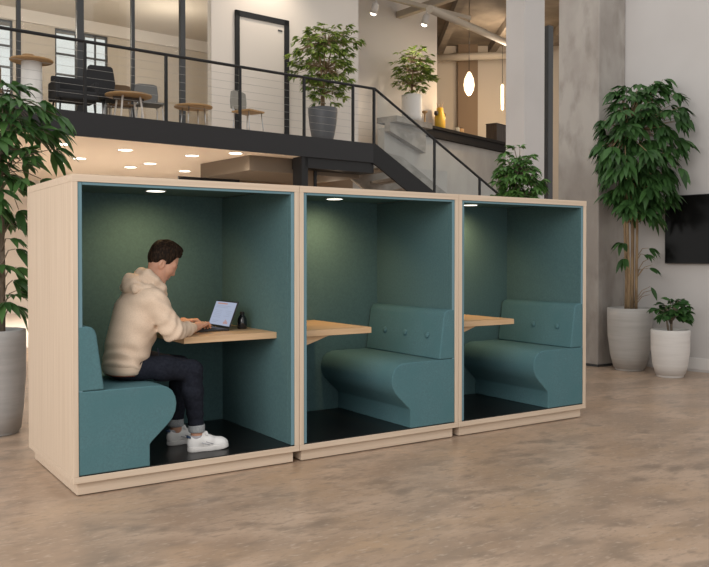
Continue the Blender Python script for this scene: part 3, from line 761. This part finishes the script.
# left tall plant beside the first booth
random.seed(21)
stems = [([(.05, .0, .60), (.06, .02, 1.2), (.05, .0, 2.0), (.08, .02, 2.55)], [.026, .022, .018, .012]), ([(-.03, .02, .60), (0, .05, 1.3), (-.05, .06, 2.1), (-.12, .08, 2.5)], [.022, .020, .016, .010]), ([(.0, -.04, .60), (-.03, -.05, 1.1), (.0, -.04, 1.8)], [.02, .017, .010])]
core = [(.06, .02, 1.4), (.05, .0, 2.0), (.08, .02, 2.55), (-.05, .06, 2.1), (-.12, .08, 2.5)]
cl = crown((.0, .0, 2.34), (.50, .42, .38), 76, 7, core) + crown((-.02, 0, 1.86), (.36, .36, .30), 30, 7, core)
cl += [((.16, -.05, 1.62), (1, 0, -.1), 6, .9, (.05, 0, 1.5)), ((.10, -.08, 1.50), (.8, -.4, -.1), 5, .9, (.05, 0, 1.4)), ((.12, -.05, 1.18), (.8, -.3, .2), 7, 1., (.05, 0, 1.0)), ((.05, -.12, 1.02), (.3, -1, 0), 6, 1, (.05, 0, .9)),
       ((.15, .0, .98), (1, 0, 0), 6, 1, (.05, 0, .85)), ((-.12, -.1, 1.2), (-1, -.4, .1), 7, 1, (0, 0, 1.0)), ((-.10, -.1, 1.6), (-1, -.3, 0), 7, 1, (0, .05, 1.4)), ((.02, -.12, 1.30), (.1, -1, .2), 6, 1, (.04, 0, 1.2))]
cl += [((.14, -.06, 1.42), (1, -.2, .1), 7, .9, (.05, 0, 1.3)), ((.16, -.02, 1.10), (1, 0, .2), 8, .9, (.05, 0, .95)), ((.10, -.10, 1.06), (.6, -.6, .1), 8, .9, (.05, 0, .9)), ((.16, .0, 1.28), (1, .1, 0), 7, .9, (.05, 0, 1.15))]
cl += [((.42, -.05, 2.20), (1, -.1, -.1), 7, 1, (.08, .02, 2.4)), ((.46, .0, 2.38), (1, .1, 0), 7, 1, (.08, .02, 2.4)), ((.36, .05, 1.98), (1, .1, -.2), 7, 1, (.05, 0, 2.0)), ((.30, -.15, 2.55), (.8, -.4, .3), 7, 1, (.08, .02, 2.5))]
potted('potted_tree', 'tall leafy umbrella tree in a cool grey planter beside the occupied booth', 'potted plant', (-.03, 2.10, 0), (.225, .185, .80, .015), 'pot_left', stems, 'bark_grey', cl, 'leaf_left', leafargs=(.205, .058, .36))
# plant behind the end booth
random.seed(3)
cl = crown((.03, .0, 2.22), (.29, .28, .44), 200, 6, [(.0, .0, 2.0), (.05, .0, 2.3), (-.05, 0, 1.7)])
potted('potted_shrub', 'bright green bushy plant showing above the end booth by the white column', 'potted plant', (5.85, 2.45, 0), (.24, .18, .7), 'pot_grey',
       [([(.0, 0, .58), (.02, 0, 1.3), (.05, .0, 2.3)], [.02, .018, .01]), ([(-.04, 0, .58), (-.05, .03, 1.3), (-.06, .0, 2.1)], [.02, .016, .01])], 'bark_grey', cl, 'leaf_fresh', leafargs=(.12, .045, .35))
# mezzanine plants
random.seed(9)
p = mz(6.27, .80, FZ)
cl = crown((-.02, .0, 1.55), (.66, .45, .74), 250, 7, [(0, 0, 1.0), (.05, 0, 1.5), (0, 0, 2.0)]) + crown((.55, 0, 2.15), (.35, .25, .30), 26, 7, [(.2, 0, 1.9)]) + crown((.1, 0, 2.2), (.4, .3, .28), 24, 7, [(.1, 0, 2.0)])
potted('potted_tree', 'ficus tree in a tapered slate grey pot behind the balcony railing', 'potted plant', p, (.29, .18, .73), 'pot_slate',
       [([(.02, 0, .6), (.03, .02, 1.2), (.2, .0, 1.9)], [.028, .022, .012]), ([(-.03, 0, .6), (-.02, .0, 1.3), (-.1, .0, 2.0)], [.024, .020, .01]), ([(0, .03, .6), (.05, .05, 1.2), (.05, .0, 2.1)], [.02, .018, .01])], 'bark', cl, 'leaf_yellow', leafargs=(.17, .045, .25))
random.seed(15)
p = PM @ Vector((.95, .05, 4.74))
CLIP[0] = lambda v: (v-EO).dot(EN) < 3.88
cl = crown((.0, -.12, 1.30), (.58, .42, .58), 170, 7, [(0, 0, .9), (.0, 0, 1.3), (0, 0, 1.5)])
potted('potted_tree', 'small ficus in a round white pot on the end of the bar ledge', 'potted plant', p, (.26, .25, .68, .005), 'pot_white',
       [([(0, 0, .5), (.02, .02, .9), (.03, .0, 1.3)], [.04, .034, .02])], 'bark', cl, 'leaf_yellow', leafargs=(.17, .045, .22))
CLIP[0] = None

# ------------------------------------------------------------------ television
tv = thing('television', 'black flat television hanging on the white wall right of the tall tree', 'television', rw(.573+.72, .0, 1.275))
def tvb(b, a0, a1, b0, b1, z0, z1):
    rbox(b, a0, a1, b0, b1, z0, z1); b.v = [tuple(Vector(v)-tv.location) for v in b.v]; return b
tvb(MB(), .573, 2.013, .03, .075, 1.275, 2.085).build('housing', 'black_steel', tv, bevel=.005)
tvb(MB(), .585, 2.001, .0752, .0765, 1.290, 2.074).build('screen', 'screen_black', tv)
tvb(MB(), 1.05, 1.55, .0005, .03, 1.45, 1.85).build('wall_bracket', 'dark_post', tv)

# ------------------------------------------------------------------ balcony railing and stair
rail = thing('balcony_railing', 'black steel railing along the balcony and down the stair', 'railing', mz(0, 0, FZ))
RI = MZ.inverted(); rm = Matrix.Translation(-Vector(mz(0, 0, FZ)))
SAZ = R(97); SDIR = Vector((math.sin(SAZ), math.cos(SAZ), 0)); SLOPE = math.tan(R(33.4)); S0 = mz(6.93, 0, 0)
def sp(L_, z): return Vector((S0.x+SDIR.x*L_, S0.y+SDIR.y*L_, z))
b = MB(); b.tube([mz(-9, 0, 4.60), mz(6.93, 0, 4.60)], .026, 8, smooth=False); b.xf(rm).build('handrail', 'black_steel', rail)
SN = 5.2
b = MB(); b.tube([mz(6.93, 0, 4.60), sp(SN, 4.60-SN*SLOPE)], .026, 8, smooth=False); b.xf(rm).build('stair_handrail', 'black_steel', rail)
for s in (-5.4, -4.1, -2.75, -1.42, -.1, 1.225, 2.55, 3.92, 5.26, 6.39, 6.91):
    b = MB().box(s-.022, s+.022, -.02, .02, FZ, 4.60).xf(MZ).xf(rm); b.build('post', 'black_steel', rail)
for L_ in (1.36, 2.46, 3.3, 4.2, 5.1):
    q = sp(L_, 0); z = 4.60-L_*SLOPE
    b = MB(); b.box(-.02, .02, -.02, .02, z-1.07, z); b.xf(Matrix.Translation((q.x, q.y, 0))).xf(rm); b.build('post', 'black_steel', rail)
b = MB()
for i in range(7): b.tube([mz(-9, 0, FZ+.14+.13*i), mz(6.91, 0, FZ+.14+.13*i)], .0025, 6)
b.xf(rm); b.build('cables', 'rail_cable', rail)
b = MB(); q0, q1 = sp(.06, 0), sp(SN, 0); nn = Vector((-SDIR.y, SDIR.x, 0))*.005
zz = lambda L_, o_: 4.58-o_-L_*SLOPE
b.add([q0-nn+Vector((0,0,zz(.06,1.02))), q1-nn+Vector((0,0,zz(SN,1.02))), q1-nn+Vector((0,0,zz(SN,0))), q0-nn+Vector((0,0,zz(.06,0))),
       q0+nn+Vector((0,0,zz(.06,1.02))), q1+nn+Vector((0,0,zz(SN,1.02))), q1+nn+Vector((0,0,zz(SN,0))), q0+nn+Vector((0,0,zz(.06,0)))],
      [(0,1,2,3),(7,6,5,4),(0,4,5,1),(1,5,6,2),(2,6,7,3),(3,7,4,0)])
b.xf(rm); b.build('glass_panel', 'glass', rail)
st = thing('staircase', 'grey concrete stair with black steel sides below the balcony', 'staircase', (S0.x+SDIR.x*2.5, S0.y+SDIR.y*2.5, 0))
sm_ = Matrix.Translation(-st.location)
SP = Vector((-SDIR.y, SDIR.x, 0))
if SP.y < 0: SP = -SP
def slab(b, w0, w1, pts):
    n = len(pts); vs = [sp(a, z)+SP*w for w in (w0, w1) for a, z in pts]
    b.add(vs, [tuple(range(n)), tuple(range(2*n-1, n-1, -1))]+[(i, n+i, n+(i+1) % n, (i+1) % n) for i in range(n)]); return b
E_ = 5.0
slab(MB(), -.03, .03, [(-.05, FZ+.01), (.0, FZ+.01), (E_, FZ-E_*SLOPE), (E_+.25, 0.01), (E_-.35, .01), (.05, 3.10), (-.05, 3.16)]).xf(sm_).build('stringer', 'black_steel', st)
slab(MB(), 1.35, 1.43, [(.05, 3.74), (1.4, 3.50), (E_, 3.50-(E_-1.4)*SLOPE), (E_+.25, 0.01), (E_-.35, .01), (.05, 3.05)]).xf(sm_).build('balustrade', 'grey_concrete', st)
nst = 18; rise = FZ/nst; go = rise/SLOPE
for i in range(nst-1):
    z = FZ-rise*(i+1); a = i*go+.02
    slab(MB(), .032, 1.348, [(a, z), (a+go+.02, z), (a+go+.02, z-.05), (a, z-.05)]).xf(sm_).build('tread', 'grey_concrete', st)

# ------------------------------------------------------------------ mezzanine furniture
def on_mez(s, t): return mz(s, t, FZ)
def metal_chair(lab, s, t, rz, shell, seat, name='chair', sc=1.):
    o = thing(name, lab, 'chair', on_mez(s, t), rz)
    MB().box(-.22*sc, .22*sc, -.21, .21, .44, .475).build('seat', seat, o, bevel=.012)
    q = MB()
    prof = [(-.20, .52), (-.215, .66), (-.19, .84), (-.12, .86), (.12, .86), (.19, .84), (.215, .66), (.20, .52)]
    q.prism([(y, z) for y, z in prof], 'x', -.235*sc, -.205*sc)
    q.xf(Matrix.Translation((-.02, 0, 0)) @ Matrix.Shear('XY', 4, (0, 0)) ).build('backrest', shell, o, bevel=.01)
    for a in (-1, 1):
        MB().tube([(-.20*sc, .16*a, .44), (-.235*sc, .16*a, .56)], .012, 8).build('back_post', 'silver', o)
        for c in (-1, 1):
            MB().tube([(.17*sc*c, .17*a, .44), (.21*sc*c, .20*a, .0)], .010, 8).build('leg', 'silver', o)
    return o
metal_chair('grey chair with an oak seat and thin metal legs by the framed door', 4.52, .72, R(-68), 'sage_shell', 'oak')
metal_chair('grey padded chair between the two low oak tables', 2.80, 1.15, R(-95), 'grey_fabric', 'grey_fabric')
o = metal_chair('small brown chair behind the round oak table', 2.45, 1.58, R(-100), 'brown_fabric', 'brown_fabric', sc=.7)
def swivel(lab, s, t, rz):
    o = thing('office_chair', lab, 'chair', on_mez(s, t), rz)
    MB().box(-.25, .25, -.25, .25, .45, .53).build('seat', 'black_fabric', o, bevel=.03)
    MB().prism([(-.22, .56), (-.25, .80), (-.21, 1.05), (-.17, 1.08), (.17, 1.08), (.21, 1.05), (.25, .80), (.22, .56)], 'x', -.28, -.22).build('backrest', 'black_fabric', o, bevel=.02)
    MB().tube([(-.2, 0, .47), (-.27, 0, .50), (-.29, 0, .75)], .02, 8).build('back_post', 'silver', o)
    MB().tube([(0, 0, .1), (0, 0, .45)], .025, 10).build('column', 'silver', o)
    for k in range(5):
        a = 2*math.pi*k/5
        MB().tube([(0, 0, .11), (.28*math.cos(a), .28*math.sin(a), .05)], [.022, .014], 8).build('leg', 'silver', o)
        MB().tube([(.28*math.cos(a), .28*math.sin(a)-.015, .026), (.28*math.cos(a), .28*math.sin(a)+.015, .026)], .025, 10).build('castor', 'black_steel', o)
    return o
swivel('black high-backed office chair behind the balcony glass', 2.00, 1.22, R(-95))
o = thing('armchair', 'low wide black armchair left of the high-backed office chair', 'chair', on_mez(1.36, .85), R(-90))
MB().box(-.26, .28, -.30, .30, .30, .44).build('seat', 'black_fabric', o, bevel=.03)
MB().box(-.34, -.26, -.28, .28, .34, .74).build('backrest', 'black_fabric', o, bevel=.03)
for a in (-1, 1):
    MB().box(-.26, .24, .30*a-.035, .30*a+.035, .30, .60).build('armrest', 'black_fabric', o, bevel=.02)
    for c in (-1, 1): MB().tube([(.22*c, .26*a, .30), (.24*c, .28*a, 0)], .014, 8).build('leg', 'black_steel', o)
def round_table(lab, s, t, r, h, legm):
    o = thing('round_table', lab, 'table', on_mez(s, t))
    MB().lathe([(r-.03, h-.035), (r, h-.022), (r, h-.004), (r-.006, h), (0, h)], seg=40).build('table_top', 'oak', o)
    return o
o = round_table('round oak table with white splayed legs in front of the office chair', 2.12, .47, .37, .44, 'white_metal')
for k in range(4):
    a = R(45+90*k); MB().tube([(.20*math.cos(a), .20*math.sin(a), .41), (.27*math.cos(a), .27*math.sin(a), 0)], [.017, .012], 8).build('leg', 'white_metal', o)
MB().box(-.25, .25, -.02, .02, .35, .405).build('apron', 'dark_wood', o)
o = round_table('small oak table with thin legs near the white wall', 3.36, .62, .33, .42, 'black_steel')
for k in range(4):
    a = R(45+90*k); MB().tube([(.2*math.cos(a), .2*math.sin(a), .385), (.24*math.cos(a), .24*math.sin(a), 0)], [.012, .009], 8).build('leg', 'silver', o)
o = round_table('round oak table on a thick cream pedestal above the umbrella tree', .69, .80, .32, .86, 'cream_wall')
MB().lathe([(.16, 0), (.165, .02), (.155, .5), (.15, .825)], seg=32).build('pedestal', 'pot_white', o)
c = thing('bowl', 'small wooden bowl on the pedestal table', 'bowl', on_mez(.63, .76)+Vector((0, 0, .86)))
MB().lathe([(.04, 0), (.05, .003), (.09, .06), (.085, .062), (.045, .012), (0, .010)], seg=24).build('shell', 'oak', c)
o = thing('armchair', 'brown armchair behind the oak pedestal table above the umbrella tree', 'chair', on_mez(.10, 1.45), R(-95))
MB().box(-.26, .28, -.30, .30, .28, .42).build('seat', 'brown_fabric', o, bevel=.03)
MB().box(-.34, -.26, -.34, .34, .32, .88).build('backrest', 'brown_fabric', o, bevel=.03)
for a in (-1, 1):
    for c in (-1, 1): MB().tube([(.22*c, .26*a, .28), (.24*c, .28*a, 0)], .014, 8).build('leg', 'black_steel', o)

# ------------------------------------------------------------------ bar counter and what stands on it
bar = thing('bar_counter', 'long black bar counter topping the pale parapet beyond the stair', 'counter', PM @ Vector((PL/2, .2, 4.47)))
bi = Matrix.Translation(-Vector(bar.location))
MB().box(1.46, PL, -.05, .36, 4.68, 4.76).xf(PM).xf(bi).build('counter_top', 'counter', bar, bevel=.006)
MB().box(1.50, PL, .0, .33, 4.472, 4.68).xf(PM).xf(bi).build('apron', 'counter', bar)
MB().prism([(-.14, 4.38), (1.455, 4.0), (1.455, 4.598), (-.14, 4.598)], 'y', -.05, .115).xf(PM).xf(bi).build('bracket', 'grey_concrete', bar, label='grey wedge under the ledge')
MB().box(-.14, 1.455, -.25, .35, 4.60, 4.74).xf(PM).xf(bi).build('ledge', 'grey_concrete', bar, label='pale grey ledge at the end of the counter')
def onbar(a, b_=.15): return PM @ Vector((a, b_, 4.76))
o = thing('candlestick', 'thin wooden candlestick on the bar counter beside the white pot', 'candlestick', onbar(1.66, .12))
MB().lathe([(.06, 0), (.06, .02), (.025, .04), (.022, .25), (.03, .30), (.07, .33), (.075, .37), (0, .37)], seg=20).build('stand', 'oak', o)
o = thing('vase', 'yellow vase with dried stems and dark buds on the bar counter', 'vase', onbar(2.46, .15))
MB().lathe([(.13, 0), (.145, .02), (.145, .32), (.12, .40), (.09, .48), (.092, .56), (.07, .56), (.06, .44), (0, .42)], seg=24).build('body', 'yellow', o)
b = MB(); random.seed(4)
for k in range(6):
    a = R(60*k); b.tube([(0, 0, .42), (.04*math.cos(a), .04*math.sin(a), .56), (.10*math.cos(a), .10*math.sin(a), .66+.02*(k % 3))], [.012, .008, .004], 6)
b.build('stems', 'oak', o)
for a, z in ((-.19, .40), (.20, .40)):
    MB().lathe([(0, -.07), (.05, -.04), (.06, 0), (.05, .05), (0, .07)], (a*PD.x, a*PD.y, z), 14).build('handle', 'dark_wood', o)
for i, (a, m_, lb) in enumerate(((3.36, 'sage_shell', 'first small grey jar on the bar counter right of the yellow vase'), (3.60, 'oak', 'small brown jar beside the grey one on the bar counter'))):
    o = thing('jar', lb, 'jar', onbar(a, .15)); MB().lathe([(.06, 0), (.07, .02), (.07, .13), (.05, .15), (0, .15)], seg=20).build('body', m_, o); MB().lathe([(.052, .15), (.052, .17), (0, .175)], seg=16).build('lid', 'dark_wood', o)
o = thing('wooden_crate', 'dark wooden box at the far end of the bar counter by the white column', 'box', onbar(5.82, .25), math.atan2(PD.y, PD.x))
MB().box(-.30, .30, -.18, .18, 0, .52).build('body', 'dark_wood', o, bevel=.01)
MB().box(-.31, .31, -.19, .19, .52, .55).build('lid', 'dark_wood', o, bevel=.006)

# ------------------------------------------------------------------ lamps, beams
def light(name, kind, loc, energy, color, rot=(0, 0, 0), size=.1, **k):
    la = bpy.data.lights.new(name, kind); la.energy = energy; la.color = color
    if kind == 'AREA': la.shape = 'RECTANGLE'; la.size = k.get('sx', size); la.size_y = k.get('sy', size)
    else: la.shadow_soft_size = size
    if kind == 'SPOT': la.spot_size = k.get('cone', R(120)); la.spot_blend = k.get('blend', .6)
    o = bpy.data.objects.new(name, la); COL.objects.link(o); o.location = loc; o.rotation_euler = rot; return o
DL = [(2.17, 3.73, 'farthest from the edge, first row'), (2.19, 2.86, 'second of the first row'), (2.35, 1.15, 'nearest the balcony edge, first row'), (3.55, 3.70, ''), (3.58, 2.84, ''), (3.62, 1.17, ''), (4.05, .37, ''), (1.25, 1.06, ''), (4.78, 3.73, '')]
DLAB = ['lit ceiling downlight just above the top left corner of the occupied booth', 'small lit downlight between the umbrella tree and the middle of the balcony soffit', 'lit downlight in the soffit right of the umbrella tree, close under the fascia',
        'lit downlight low over the occupied booth, middle of three in a slanting row', 'lit downlight in the middle of the balcony soffit above the occupied booth', 'lit downlight under the fascia near the centre of the soffit', 'lit downlight tight against the fascia by the taupe bulkhead',
        'lit downlight half hidden by leaves of the umbrella tree', 'lit downlight nearest the left end of the taupe bulkhead']
for (s, t, _), lb in zip(DL, DLAB):
    o = thing('ceiling_downlight', lb, 'ceiling light', mz(s, t, 3.17), 0, 'downlights under the balcony')
    MB().lathe([(.112, -.002), (.115, -.006), (.135, -.008), (.14, 0)], seg=28, caps=False).build('trim_ring', 'white_metal', o)
    MB().lathe([(0, -.0045), (.115, -.0045), (.115, 0)], seg=28).build('diffuser', 'downlight', o)
    lo = light('downlight_lamp', 'SPOT', (0, 0, -.03), 35 if t < .5 else 185, (1, .88, .74), size=.08, cone=R(160), blend=.9); lo.parent = o
# track spots and rails
def spot(lab, s, t, z, aim, e):
    o = thing('spotlight', lab, 'spotlight', mz(s, t, z), 0, 'white track spotlights')
    dv = (Vector(aim)-Vector(o.location)).normalized(); q = Vector((0, 0, -1)).rotation_difference(dv).to_matrix().to_4x4()
    MB().lathe([(.075, -.26), (.085, -.26), (.085, -.05), (.06, 0), (0, 0)], seg=24).xf(q).build('housing', 'white_metal', o)
    MB().lathe([(0, -.300), (.035, -.294), (.060, -.278), (.073, -.255), (.073, -.22)], seg=24).xf(q).build('lens', 'spot_lens', o)
    MB().tube([(0, 0, -.02), (0, 0, .115)], .018, 8).build('bracket', 'white_metal', o)
    lo = light('spot_lamp', 'SPOT', tuple(q @ Vector((0, 0, -.36))), e, (1, .84, .64), size=.05, cone=R(80), blend=.9)
    lo.parent = o; lo.rotation_mode = 'QUATERNION'; lo.rotation_quaternion = Vector((0, 0, -1)).rotation_difference(dv)
    return o
spot('white spotlight lighting the wall right of the slate pot ficus', 9.15, 2.6, 7.30, mz(8.95, 3.2, 5.3), 130)
spot('white spotlight above the small ficus in the white pot', 10.79, 2.6, 7.32, mz(10.4, 3.15, 5.0), 110)
b = MB().box(8.2, 12.3, 2.55, 2.65, 7.44, 7.54).xf(MZ); tag(b.build('lighting_track', 'beam'), 'pale lighting track in front of the white landing wall', 'lighting track')
b = MB().box(10.9, 11.06, 1.2, 3.88, 7.54, 7.70).xf(MZ)
tag(b.build('ceiling_beam', 'beam'), 'pale painted beam carrying the second spotlight', 'beam')
def beam(lab, p, q, r):
    o = MB().tube([p, q], r, 12).build('air_duct', 'beam'); return tag(o, lab, 'duct', 'ducts under the lounge ceiling')
def vw(x_, d_, z): return VM @ Vector((x_, d_, z))
beam('thick pale duct sloping across the lounge ceiling above the pendant lamp', vw(1.66, 18.4, 6.82), vw(5.0, 25.5, 7.75), .09)
beam('thin duct running under the lounge ceiling behind the thick one', vw(2.2, 26.9, 7.75), vw(5.6, 26.4, 7.75), .12)
for i in range(5):
    a = 1.0+i*1.7
    tag(MB().box(a, a+.22, 18, 27.4, 8.02, 8.29).xf(VM).build('ceiling_joist', 'brown_ceiling'), 'dark bare joist under the lounge ceiling', 'joist', 'joists under the lounge ceiling')
o = thing('pendant_lamp', 'glowing drop-shaped pendant lamp hanging over the lounge', 'pendant lamp', vw(3.03, 22, 5.60))
MB().lathe([(0, 0), (.05, .02), (.12, .14), (.145, .28), (.12, .45), (.06, .58), (.03, .63), (0, .63)], seg=28).build('lamp_shade', 'pendant', o)
MB().tube([(0, 0, .62), (0, 0, 2.7)], .008, 6).build('cord', 'black_steel', o)
lo = light('pendant_glow', 'POINT', (0, -.0, -.12), 45, (1, .72, .42), size=.1); lo.parent = o
o = thing('pendant_lamp', 'pendant lamp partly hidden by the white column, above the wooden box', 'pendant lamp', vw(4.55, 25.6, 5.85))
MB().lathe([(0, 0), (.03, .02), (.05, .2), (.05, .75), (.02, .8), (0, .8)], seg=20).build('lamp_shade', 'pendant', o)
MB().tube([(0, 0, .8), (0, 0, 2.4)], .008, 6).build('cord', 'black_steel', o)
lo = light('pendant_glow', 'POINT', (0, .0, -.12), 60, (1, .72, .42), size=.1); lo.parent = o
# point lamps added to light the lounge and office, no fittings modelled
light('lounge_lamp', 'POINT', vw(4.2, 24.5, 7.3), 100, (1, .84, .66), size=.25)
light('lounge_lamp', 'POINT', vw(7.2, 20.5, 6.5), 100, (1, .82, .62), size=.2)
for s in (-1.5, 1.5, 4.5): light('office_lamp', 'POINT', mz(s, 3.8, 5.7), 60, (1, .91, .80), size=.15)
light('under_lamp', 'POINT', mz(7.2, 1.6, 2.7), 6, (1, .80, .60), size=.12)
light('wall_washer', 'SPOT', mz(5.6, 1.2, 7.6), 140, (1, .86, .70), size=.1, cone=R(110), blend=.9, rot=(R(12), 0, A5))

# daylight from the sky, plus an added key lamp
w = bpy.data.worlds.new('World'); SC.world = w; w.use_nodes = True
bg = w.node_tree.nodes['Background']; bg.inputs['Color'].default_value = (1, .985, .96, 1); bg.inputs['Strength'].default_value = .95
light('window_daylight', 'AREA', (-6.5, -4.6, 4.0), 420, (1, .95, .90), rot=(R(66), 0, R(-56)), sx=6, sy=4)  # added area lamp standing in for unseen windows on the left

# ------------------------------------------------------------------ camera
cd = bpy.data.cameras.new('Camera'); co = bpy.data.objects.new('Camera', cd); COL.objects.link(co)
co.location = (-1.2497, -4.7498, 1.3693)
co.rotation_mode = 'XYZ'; co.rotation_euler = (math.pi/2-.0146, 0, -.5859)
cd.sensor_fit = 'HORIZONTAL'; cd.sensor_width = 36; cd.lens = 829.0884/709*36
cd.shift_y = -15.7598/709
cd.clip_end = 200
SC.camera = co
vs = SC.view_settings
vs.view_transform = 'Standard'; vs.look = 'None'; vs.gamma = 1; vs.exposure = 0; vs.use_curve_mapping = False
SC.cycles.max_bounces = 8
SC.cycles.transparent_max_bounces = 12
